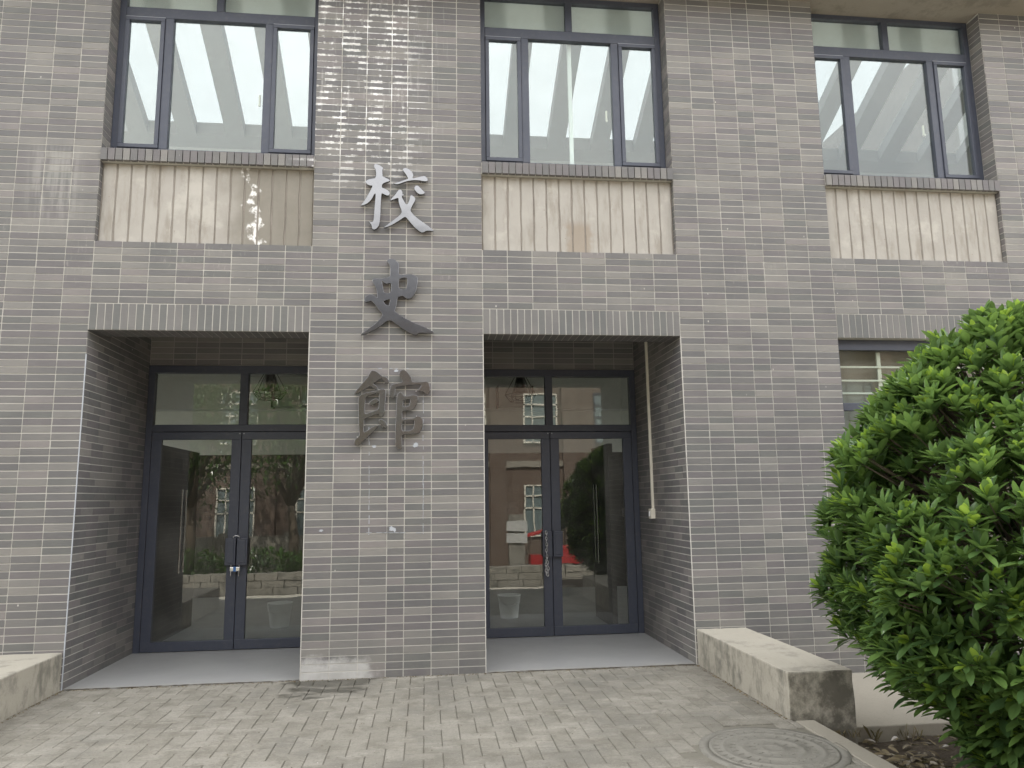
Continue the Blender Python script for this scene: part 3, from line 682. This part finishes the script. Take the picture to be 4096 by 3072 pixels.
def addp(cx, cy, lx, ly):
    x0, x1, y0, y1 = cx - lx / 2, cx + lx / 2, cy - ly / 2, cy + ly / 2
    x0, x1, y0, y1 = max(x0, -6.0), min(x1, 3.685), max(y0, -6.2), min(y1, .0)
    if x1 - x0 < .03 or y1 - y0 < .03: return
    c = ((x0 + x1) / 2, (y0 + y1) / 2)
    if (Vector((c[0], c[1], 0)) - MHC).length < MHR + .055: return
    if c[0] < XL - .75 and c[1] > -1.0: return
    PV.append((c[0], c[1], (x1 - x0) / 2 - .0015, (y1 - y0) / 2 - .0015))
for j in range(-60, 60):
    for i in range(-60, 60):
        # 90 degree herringbone: unit of one flat and one upright brick on a stepped lattice
        ox = i * a * 2 * 1.0 + j * a * 1.0 * 1; 
        X0 = -1.2 + (i * 4 + j) * a * 1.0; Y0 = -2.0 + j * a * 1.0
        if X0 < -7 or X0 > 4.5 or Y0 < -6.6 or Y0 > .6: continue
        addp(X0 + a, Y0 + a / 2, 2 * a, a)
        addp(X0 + 2.5 * a, Y0, a, 2 * a)
def zpav(y): return 0.0 if y > -2.98 else (y + 2.98) * .138
def parea(p):
    q = [px((p[0] + i * p[2], p[1] + j * p[3], zpav(p[1]))) for i, j in ((-1, -1), (1, -1), (1, 1), (-1, 1))]
    if any(k is None for k in q): return 0
    if not any(0 < k[0] < 4096 and 0 < k[1] < 3072 for k in q): return 0
    return abs(sum(q[i][0] * q[(i + 1) % 4][1] - q[(i + 1) % 4][0] * q[i][1] for i in range(4))) / 2
od = sorted(range(len(PV)), key=lambda i: -parea(PV[i])); pk = set(k for k in od[:300] if parea(PV[k]) > 0)
ra = Acc(); pc_ = {}
def paver_mesh(hx, hy, t):
    c = .004; V = []
    for z, s in ((-.05, 0), (-.005, 0), (0, c)): V += [(-hx + s, -hy + s, z), (hx - s, -hy + s, z), (hx - s, hy - s, z), (-hx + s, hy - s, z)]
    F = [(8, 9, 10, 11)] + [(r * 4 + k, r * 4 + (k + 1) % 4, r * 4 + 4 + (k + 1) % 4, r * 4 + 4 + k) for r in (0, 1) for k in range(4)]
    return V, F
for i, (cx, cy, hx, hy) in enumerate(PV):
    t = random.choice((.05, .2, .35, .5, .65, .8, .95)); dz = random.uniform(-.0025, .0025) + zpav(cy)
    if i in pk:
        key = (round(hx, 3), round(hy, 3), t)
        if key not in pc_:
            me = Acc().raw(*paver_mesh(hx, hy, t), t).mesh('paver'); me.materials.append(MPAV); pc_[key] = me
        o = link('paver', pc_[key], PAV); o.location = (cx, cy, dz); o.rotation_euler = (random.uniform(-.006, .006), random.uniform(-.006, .006), random.uniform(-.004, .004))
    else:
        V, F = paver_mesh(hx, hy, t); ra.raw([(x + cx, y + cy, z + dz) for x, y, z in V], F, t)
stuff(ra.build('paving', MPAV, PAV))

# dirt line where paving meets the porch tiles
for xa, xb in ((XL, XA), (XB, XR)):
    V = []; F = []; n = 60
    for k in range(n + 1):
        x = xa + (xb - xa) * k / n; o = random.uniform(-.003, .003); w2 = random.choice((.001, .003, .005, .008))
        V += [(x, .010 + o - w2, .0072), (x, .010 + o + w2, .0075)]
    F = [(2 * k, 2 * k + 2, 2 * k + 3, 2 * k + 1) for k in range(n)]
    Acc().raw(V, F).build('joint_dirt', MSOIL, PAV)
# cast cover in its ring
mc = empty('manhole_cover', (MHC.x, MHC.y, 0), 'round dusty manhole cover set in the paving beside the concrete bench', 'manhole cover')
Acc().lathe(MHC, [(MHR - .035, -.05), (MHR - .035, .002), (MHR + .02, .004), (MHR + .03, -.05)], 64).build('frame', MIRON, mc, True)
lid = Acc().lathe(MHC, [(.0005, .004), (.05, .004), (.055, .008), (.075, .008), (.08, .003), (.17, .003), (.175, .007), (.195, .007), (.20, .003), (.29, .003), (.295, .007), (.315, .007), (.32, .003), (MHR - .062, .003), (MHR - .058, .006), (MHR - .040, .006), (MHR - .038, -.04)], 64).build('lid', MIRON, mc, True)
kb = Acc()
for r in (.125, .245, .345):
    n = int(r * 100)
    for k in range(n):
        t = 2 * math.pi * k / n; c, s = math.cos(t), math.sin(t); l, w2 = .018, .006
        kb.raw([(MHC.x + (r + i * l) * c - j * w2 * s, MHC.y + (r + i * l) * s + j * w2 * c, zz) for zz in (.003, .0065) for i, j in ((-1, -1), (1, -1), (1, 1), (-1, 1))], CF)
kb.build('tread_ribs', MIRON, lid)

# concrete benches flanking the entrance
def bench(x0, x1, y1, zt, zb, lab):
    bm = bmesh.new(); nx, ny, nz = 10, 36, 8
    bmesh.ops.create_cube(bm, size=1)
    bmesh.ops.subdivide_edges(bm, edges=bm.edges[:], cuts=7, use_grid_fill=True)
    for v in bm.verts:
        p = v.co
        p.x = (x0 + x1) / 2 + p.x * (x1 - x0); p.y = (y1 + .004) / 2 + p.y * (.004 - y1); p.z = (zt + zb) / 2 + p.z * (zt - zb)
        p.x += random.uniform(-.003, .003); p.z += random.uniform(-.002, .002)
        if p.y < -.1: p.y += random.uniform(-.004, .004)
    me = bpy.data.meshes.new('concrete_bench'); bm.to_mesh(me); bm.free(); me.materials.append(MBEN)
    o = link('concrete_bench', me, None, .012); return tag(o, lab, 'bench', 'benches flanking the entrance')
bench(XR + .012, 4.165, -1.83, .325, -.32, 'rough concrete bench block beside the green shrub and manhole cover')
bench(-2.75, XL - .012, -1.9, .315, -.32, 'rough concrete bench block beside the left glass doors')

# apron slab along the wall, soil bed with litter
ap = Acc(); ZA = -.135
ya = onZ(3422, 2907, ZA).y
ap.box((4.17, ya, -.5), (7.0, -.0, ZA)); ap.box((7.006, ya, -.5), (10.5, -.0, ZA - .002))
struct(ap.build('apron', MAPR, bevel=.01))
bm = bmesh.new(); bmesh.ops.create_grid(bm, x_segments=90, y_segments=60, size=.5)
ZSO = -.235
for v in bm.verts:
    v.co.x = 3.80 + (v.co.x + .5) * 6.5; v.co.y = -6.5 + (v.co.y + .5) * (6.5 + ya + .05)
    n = math.sin(v.co.x * 5.1 + v.co.y * 3.3) * .012 + math.sin(v.co.x * 11.7 - v.co.y * 9.1) * .008 + random.uniform(-.008, .008)
    rise = .14 * max(0, 1 - (v.co.x - 3.80) / .35) if v.co.y < -1.9 else 0
    v.co.z = ZSO + n + rise
me = bpy.data.meshes.new('soil_bed'); bm.to_mesh(me); bm.free(); me.materials.append(MSOIL)
so = struct(link('soil_bed', me)); me.polygons.foreach_set('use_smooth', [True] * len(me.polygons))

# ------------------------------------------------------------------ leaves
def leaf_geo(L, Wd, fold=.25, droop=.25, m=5):
    V = []; F = []
    for i in range(m + 1):
        t = (0, .18, .40, .64, .86, 1.0)[i]; w_ = Wd * [.10, .46, .84, 1.0, .66, .04][i]
        z = -droop * L * t * t
        V += [(-w_ / 2, t * L, z + fold * w_), (0, t * L, z), (w_ / 2, t * L, z + fold * w_)]
    for i in range(m):
        b = i * 3; F += [(b, b + 1, b + 4, b + 3), (b + 1, b + 2, b + 5, b + 4)]
    return np.array(V), F
LV = [leaf_geo(.158, .052, .18, .08), leaf_geo(.138, .050, .15, .02), leaf_geo(.150, .047, .22, .14), leaf_geo(.092, .043, .10, .02)]
def leaf_cloud(items):
    """items: (matrix 4x4 numpy, variant, tone, mat index)"""
    A = Acc()
    for M4, v, t, mi in items:
        P = LV[v][0] @ M4[:3, :3].T + M4[:3, 3]; A.raw(P, LV[v][1], t, mi)
    return A
def basis(d, roll):
    d = d / np.linalg.norm(d); up = np.array([0, 0, 1.0]) if abs(d[2]) < .92 else np.array([1.0, 0, 0])
    x = np.cross(d, up); x /= np.linalg.norm(x); z = np.cross(x, d)
    c, s = math.cos(roll), math.sin(roll); return np.stack([x * c + z * s, d, -x * s + z * c], 1)
def shrub_r(z):
    zs = [-.25, .0, .15, .3, .6, 1.0, 1.38, 1.72, 2.05, 2.30, 2.50, 2.66]; rs_ = [.22, .30, .42, .62, .95, 1.09, 1.08, .95, .74, .52, .30, .02]
    return float(np.interp(z, zs, rs_))
SC = np.array([4.72, -2.93, 0.0])
items = []
def rosette(p, axis, size, young):
    n = random.randint(8, 11); ph = random.uniform(0, 6.28); B = basis(axis, 0); xx, dd, zz = B[:, 0], B[:, 1], B[:, 2]
    for k in range(n):
        t = k / n; a_ = ph + k * 2.4; el = math.radians(18 + 52 * t + random.uniform(-8, 8))      # outer leaves splayed, inner upright
        rad = xx * math.cos(a_) + zz * math.sin(a_); d = rad * math.cos(el) + dd * math.sin(el); d[2] += .22
        if d[2] < -.35: d[2] = -.35
        R3 = basis(d, 0)
        # leaf upper side faces the shoot axis / the light
        if np.dot(R3[:, 2], dd + np.array([0, 0, .6])) < 0: R3 = basis(d, math.pi)
        s = size * random.uniform(.8, 1.1) * (1.0 - .25 * t)
        M4 = np.eye(4); M4[:3, :3] = R3 @ np.diag([s, s, s]); M4[:3, 3] = p + dd * (.03 * t) * size
        items.append((M4, random.randrange(3), random.random() ** 1.3 * .85 + .15 * t, 0))
    if young:
        for k in range(random.randint(2, 4)):
            a_ = ph + k * 2.1; el = math.radians(random.uniform(62, 84)); rad = xx * math.cos(a_) + zz * math.sin(a_); d = rad * math.cos(el) + dd * math.sin(el)
            M4 = np.eye(4); M4[:3, :3] = basis(d, random.uniform(-.5, .5)) * (size * random.uniform(.8, 1.1)); M4[:3, 3] = p + dd * .035 * size
            items.append((M4, 3, random.random(), 1))
shoots = []
n_s = 0
while n_s < 2800:
    z = random.uniform(-.05, 2.64); r = shrub_r(z)
    if random.random() > (r + .12) / 1.21: continue
    th = random.uniform(0, 2 * math.pi)
    lump = 1 + .09 * math.sin(3 * th + z * 2.3) + .07 * math.sin(5 * th - z * 4.1) + .05 * math.sin(9 * th + 7 * z)
    depth = random.choice((1, 1, 1, .95, .88, .78, .66)); rr = r * lump * depth
    # hollows in the clipped surface
    if math.sin(4.3 * th + 5.1 * z) * math.sin(3.1 * z - 2 * th) > .72 and depth > .8: continue
    p = SC + np.array([rr * math.cos(th), rr * math.sin(th), z])
    slope = (shrub_r(z - .1) - shrub_r(z + .1)) / .2
    ax = np.array([math.cos(th), math.sin(th), np.clip(slope, -.25, 2.5) + .90]) + rng.normal(0, .28, 3)
    up_ = random.random() < (.36 + .40 * max(0, z - .4) / 2.0) and depth > .9
    rosette(p, ax, random.uniform(.85, 1.15), up_); shoots.append(p); n_s += 1
SH = empty('evergreen_shrub', (SC[0], SC[1], ZSO), 'dense rounded evergreen shrub with glossy leaves growing in soil bed beside bench', 'shrub')
def lsize(it):
    q = px(tuple(it[0][:3, 3]))
    if q is None or not (0 < q[0] < 4070 and 0 < q[1] < 3060): return 0
    return np.linalg.norm(it[0][:3, 0]) / q[2]
od = sorted(range(len(items)), key=lambda i: -lsize(items[i])); pk = set(od[:300])
lm = {}
for i in pk:
    M4, v, t, mi = items[i]; key = (v, round(t * 3), mi)
    if key not in lm:
        me = Acc().raw(LV[v][0], LV[v][1], round(t * 3) / 3).mesh('leaf'); me.materials.append(MNEW if mi else MLEAF)
        me.polygons.foreach_set('use_smooth', [True] * len(me.polygons)); lm[key] = me
    o = link('leaf', lm[key], SH); o.matrix_world = Matrix(M4.tolist()); o.matrix_parent_inverse = Matrix.Translation(SH.location).inverted(); o.matrix_basis = Matrix(M4.tolist())
A = leaf_cloud([it for i, it in enumerate(items) if i not in pk]); stuff(A.build('foliage', [MLEAF, MNEW], SH, True))
br = Acc()
for k in range(7):
    t = k * .9; b = Vector((SC[0] + .06 * math.cos(t), SC[1] + .06 * math.sin(t), ZSO - .05)); e = Vector((SC[0] + .75 * math.cos(t), SC[1] + .75 * math.sin(t), .9 + .12 * k)); m_ = (b + e) / 2 + Vector((0, 0, -.15))
    br.tube([b, m_, e], [.032, .022, .012], 7)
br.build('trunk', MBARK, SH, True)
tw = Acc()
for p in shoots[::2]:
    q = SC + (p - SC) * np.array([.45, .45, .82]) + np.array([0, 0, .05]); tw.tube([tuple(q), tuple((p + q) / 2 + np.array([0, 0, -.03])), tuple(p)], [.007, .005, .003], 4, cap=False)
tw.build('twigs', MBARK, SH)

# fallen leaves on the soil
lt = []
for k in range(1500):
    x = random.uniform(3.84, 7.2); y = random.uniform(-4.4, ya - .02)
    if random.random() < .25: x = random.uniform(3.84, 4.6); y = random.uniform(-3.0, -1.95)
    d = np.array([math.cos(k * 2.39), math.sin(k * 2.39), random.uniform(-.15, .25)]); M4 = np.eye(4); M4[:3, :3] = basis(d, random.uniform(-.6, .6)) * random.uniform(.35, .75)
    rise = .14 * max(0, 1 - (x - 3.80) / .35) if y < -1.9 else 0
    M4[:3, 3] = (x, y, ZSO + rise + random.uniform(.004, .03)); lt.append((M4, random.randrange(3), random.random(), 0))
lit = stuff(leaf_cloud(lt).build('leaf_litter', MDRY)); tag(lit, 'dry brown fallen leaves scattered over the soil bed', 'leaf litter')
# crumbs of soil and mortar caught in the joints along walls and benches
db = Acc()
def crumb(x, y, z, r):
    V = [(x + math.cos(k * 1.2566) * r * random.uniform(.6, 1.3), y + math.sin(k * 1.2566) * r * random.uniform(.6, 1.3), z) for k in range(5)] + [(x, y, z + r * random.uniform(.3, .8))]
    db.raw(V, [(k, (k + 1) % 5, 5) for k in range(5)], random.random() ** 2)
for k in range(900): crumb(random.uniform(XL, XR), .006 - abs(random.gauss(0, .018)), .0, random.uniform(.002, .009))
for k in range(420): crumb(XR + .005 - abs(random.gauss(0, .016)), random.uniform(-1.83, 0), .0, random.uniform(.002, .010))
for k in range(300): crumb(XL + .0 + abs(random.gauss(0, .014)), random.uniform(-1.9, 0), .0, random.uniform(.002, .008))
for k in range(260): crumb(random.uniform(XL, XR), random.uniform(-2.9, -.05), .001, random.uniform(.0015, .006))
tag(stuff(db.build('debris', MDRY)), 'crumbs of soil and mortar along the wall and bench foot', 'debris')
# grass wisps at the bench foot and pavement cracks
gw = Acc()
def wisp(x, y, z, n, hgt):
    for _ in range(n):
        a_ = random.uniform(0, 6.28); l = hgt * random.uniform(.5, 1); dx, dy = math.cos(a_) * l * .5, math.sin(a_) * l * .5; x0 = x + random.uniform(-.03, .03); y0 = y + random.uniform(-.03, .03)
        gw.raw([(x0 - .002, y0, z), (x0 + .002, y0, z), (x0 + dx * .5, y0 + dy * .5, z + l * .7), (x0 + dx, y0 + dy, z + l * .9)], [(0, 1, 2), (1, 3, 2)], random.random())
for k in range(14): wisp(random.uniform(3.9, 4.15), -1.86 - random.uniform(0, .05), -.12, 6, .06)
for k in range(5): wisp(random.uniform(4.3, 4.8), ya - .04, -.24, 5, .14)
gs = stuff(gw.build('grass', MDRY)); tag(gs, 'thin dry grass wisps at the foot of the concrete bench', 'grass')

# ------------------------------------------------------------------ what the glass reflects: the far side of the road
sw = Acc(); 
swr = empty('stone_wall', (0, -12.6, -1.0), 'low rough stone planter wall along the far side of road', 'wall')
for r in range(3):
    x = -14 + r * .2
    while x < 14:
        l = random.uniform(.45, .8); Acc().box((x, -12.75 + random.uniform(-.02, .02), -1.0 + r * .2), (x + l - .02, -12.4 + random.uniform(-.02, .02), -.81 + r * .2)).build('stone', MSTONE, swr); x += l
hg = []
for k in range(5200):
    x = random.uniform(-13, 2.0); d = rng.normal(0, 1, 3); M4 = np.eye(4); M4[:3, :3] = basis(d, 0) * 1.4; M4[:3, 3] = (x, -13.6 + random.uniform(-.6, .6), random.uniform(-.5, .12 + .1 * math.sin(x * 3))); hg.append((M4, random.randrange(3), random.random(), 0))
hdg = tag(leaf_cloud(hg).build('hedge', MTREE), 'dark clipped hedge behind the low stone wall', 'hedge')
cw = empty('concrete_wall', (-8, -16, -1.1), 'pale precast concrete wall with posts across the road', 'wall')
for k in range(8):
    x = -16 + k * 2.1; Acc().box((x, -16.05, -1.1), (x + 1.9, -15.97, .5)).build('panel', MAPR, cw); Acc().box((x + 1.9, -16.12, -1.1), (x + 2.1, -15.9, .6)).build('post', MAPR, cw)
OB = empty('brick_building', (0, -20, -1.1), 'orange red brick building with dark roof across the road', 'building')
Acc().box((-26, -30, -1.2), (26, -20, 7.6)).build('wall', MRB, OB)
rf = Acc(); rf.raw([(-26.5, -19.4, 7.5), (26.5, -19.4, 7.5), (26.5, -26, 13.6), (-26.5, -26, 13.6), (26.5, -32, 7.5), (-26.5, -32, 7.5)], [(0, 1, 2, 3), (3, 2, 4, 5), (1, 4, 2), (0, 3, 5)])
rf.build('roof', MROOF, OB)
Acc().box((-26, -20.05, 2.9), (26, -19.92, 3.15)).build('band', MAPR, OB)
for k in range(13):
    x = -18.9 + k * 3.0
    Acc().box((x + 1.6, -19.99, -1.2), (x + 2.25, -19.72, 7.5)).build('pier', MRB, OB)
    for z in (.1, 3.85):
        fr = Acc()
        for q in frame_rect(x, x + 1.45, z, z + 2.1, .06) + [(x + .35, x + .40, z, z + 2.1), (x + 1.05, x + 1.10, z, z + 2.1), (x, x + 1.45, z + 1.1, z + 1.16), (x, x + 1.45, z + 1.6, z + 1.66)]: fr.box((q[0], -19.99, q[2]), (q[1], -19.90, q[3]))
        wo_ = fr.build('window', MPLAS if k % 3 else MF, OB); Acc().box((x + .06, -19.985, z + .06), (x + 1.39, -19.95, z + 2.04)).build('pane', m_plain('far pane', (.16, .20, .20), .1) if (k, z) == (0, .1) else bpy.data.materials['far pane'], wo_)
def tree(x, y, hgt, cr_, lab):
    r = empty('broadleaf_tree', (x, y, -1.05), lab, 'tree', 'trees across the road'); b = Acc(); it = []
    b.tube([(x, y, -1.1), (x + .1, y, .4), (x - .05, y, 1.5)], [.20, .16, .13], 10)
    for k in range(7):
        a_ = k * .9 + x; e = (x + cr_ * .7 * math.cos(a_), y + cr_ * .7 * math.sin(a_), hgt * .45 + .5 * k); b.tube([(x - .05, y, 1.4), ((x + e[0]) / 2 + .1, (y + e[1]) / 2, (1.4 + e[2]) / 2 + .4), e], [.10, .06, .02], 7)
    b.build('trunk', MBARK, r, True)
    cl = [(x + rng.normal(0, cr_ * .45), y + rng.normal(0, cr_ * .45), hgt * .62 + rng.normal(0, hgt * .16)) for _ in range(46)]
    for k in range(4200):
        c = random.choice(cl); M4 = np.eye(4); M4[:3, :3] = basis(rng.normal(0, 1, 3), 0) * 1.5; M4[:3, 3] = np.array(c) + rng.normal(0, .42, 3); it.append((M4, random.randrange(3), random.random(), 0))
    leaf_cloud(it).build('crown', MTREE, r)
tree(-6.3, -14.6, 7.2, 2.3, 'leafy tree with forked trunk in front of concrete wall')
tree(-3.2, -15.0, 6.6, 2.0, 'leafy tree with slim trunk near the end of hedge')
# parked cargo tricycle
tk = empty('cargo_tricycle', (5.0, -14.2, -1.05), 'red cargo tricycle with canopy parked across the road', 'tricycle')
Acc().raw([(4.2, -14.7, .35), (5.3, -14.7, .62), (5.3, -13.7, .62), (4.2, -13.7, .35), (4.2, -14.7, .40), (5.3, -14.7, .67), (5.3, -13.7, .67), (4.2, -13.7, .40)], CF).build('canopy', MRED, tk)
Acc().box((5.2, -14.7, -.45), (6.6, -13.7, .05)).build('cargo_bed', MRED, tk)
Acc().box((4.5, -14.5, -.55), (5.2, -13.9, -.2)).build('body', MRED, tk); Acc().raw([(4.35, -14.5, -.2), (4.55, -14.5, .36), (4.55, -13.9, .36), (4.35, -13.9, -.2), (4.37, -14.5, -.2), (4.57, -14.5, .36), (4.57, -13.9, .36), (4.37, -13.9, -.2)], CF).build('windscreen', MGU, tk)
for x, y in ((4.45, -14.2), (6.1, -14.65), (6.1, -13.75)):
    wq = Acc(); wq.tube([(x + .23 * math.cos(t * .3927), y, -.79 + .23 * math.sin(t * .3927)) for t in range(17)], .055, 8, cap=False); wh = wq.build('wheel', MRUB, tk, True); Acc().tube([(x, y - .04, -.79), (x, y + .04, -.79)], .17, 14).build('rim', MCHROME, wh)
ps = empty('signboard_post', (3.95, -13.2, -1.05), 'pale concrete post with stacked blank boards across the road', 'post')
Acc().box((3.7, -13.3, -1.05), (4.2, -13.1, 1.1)).build('post', MSTONE, ps)
for z in (.25, .62): Acc().box((3.62, -13.09, z), (4.28, -13.05, z + .3)).build('board', MBOARD, ps)
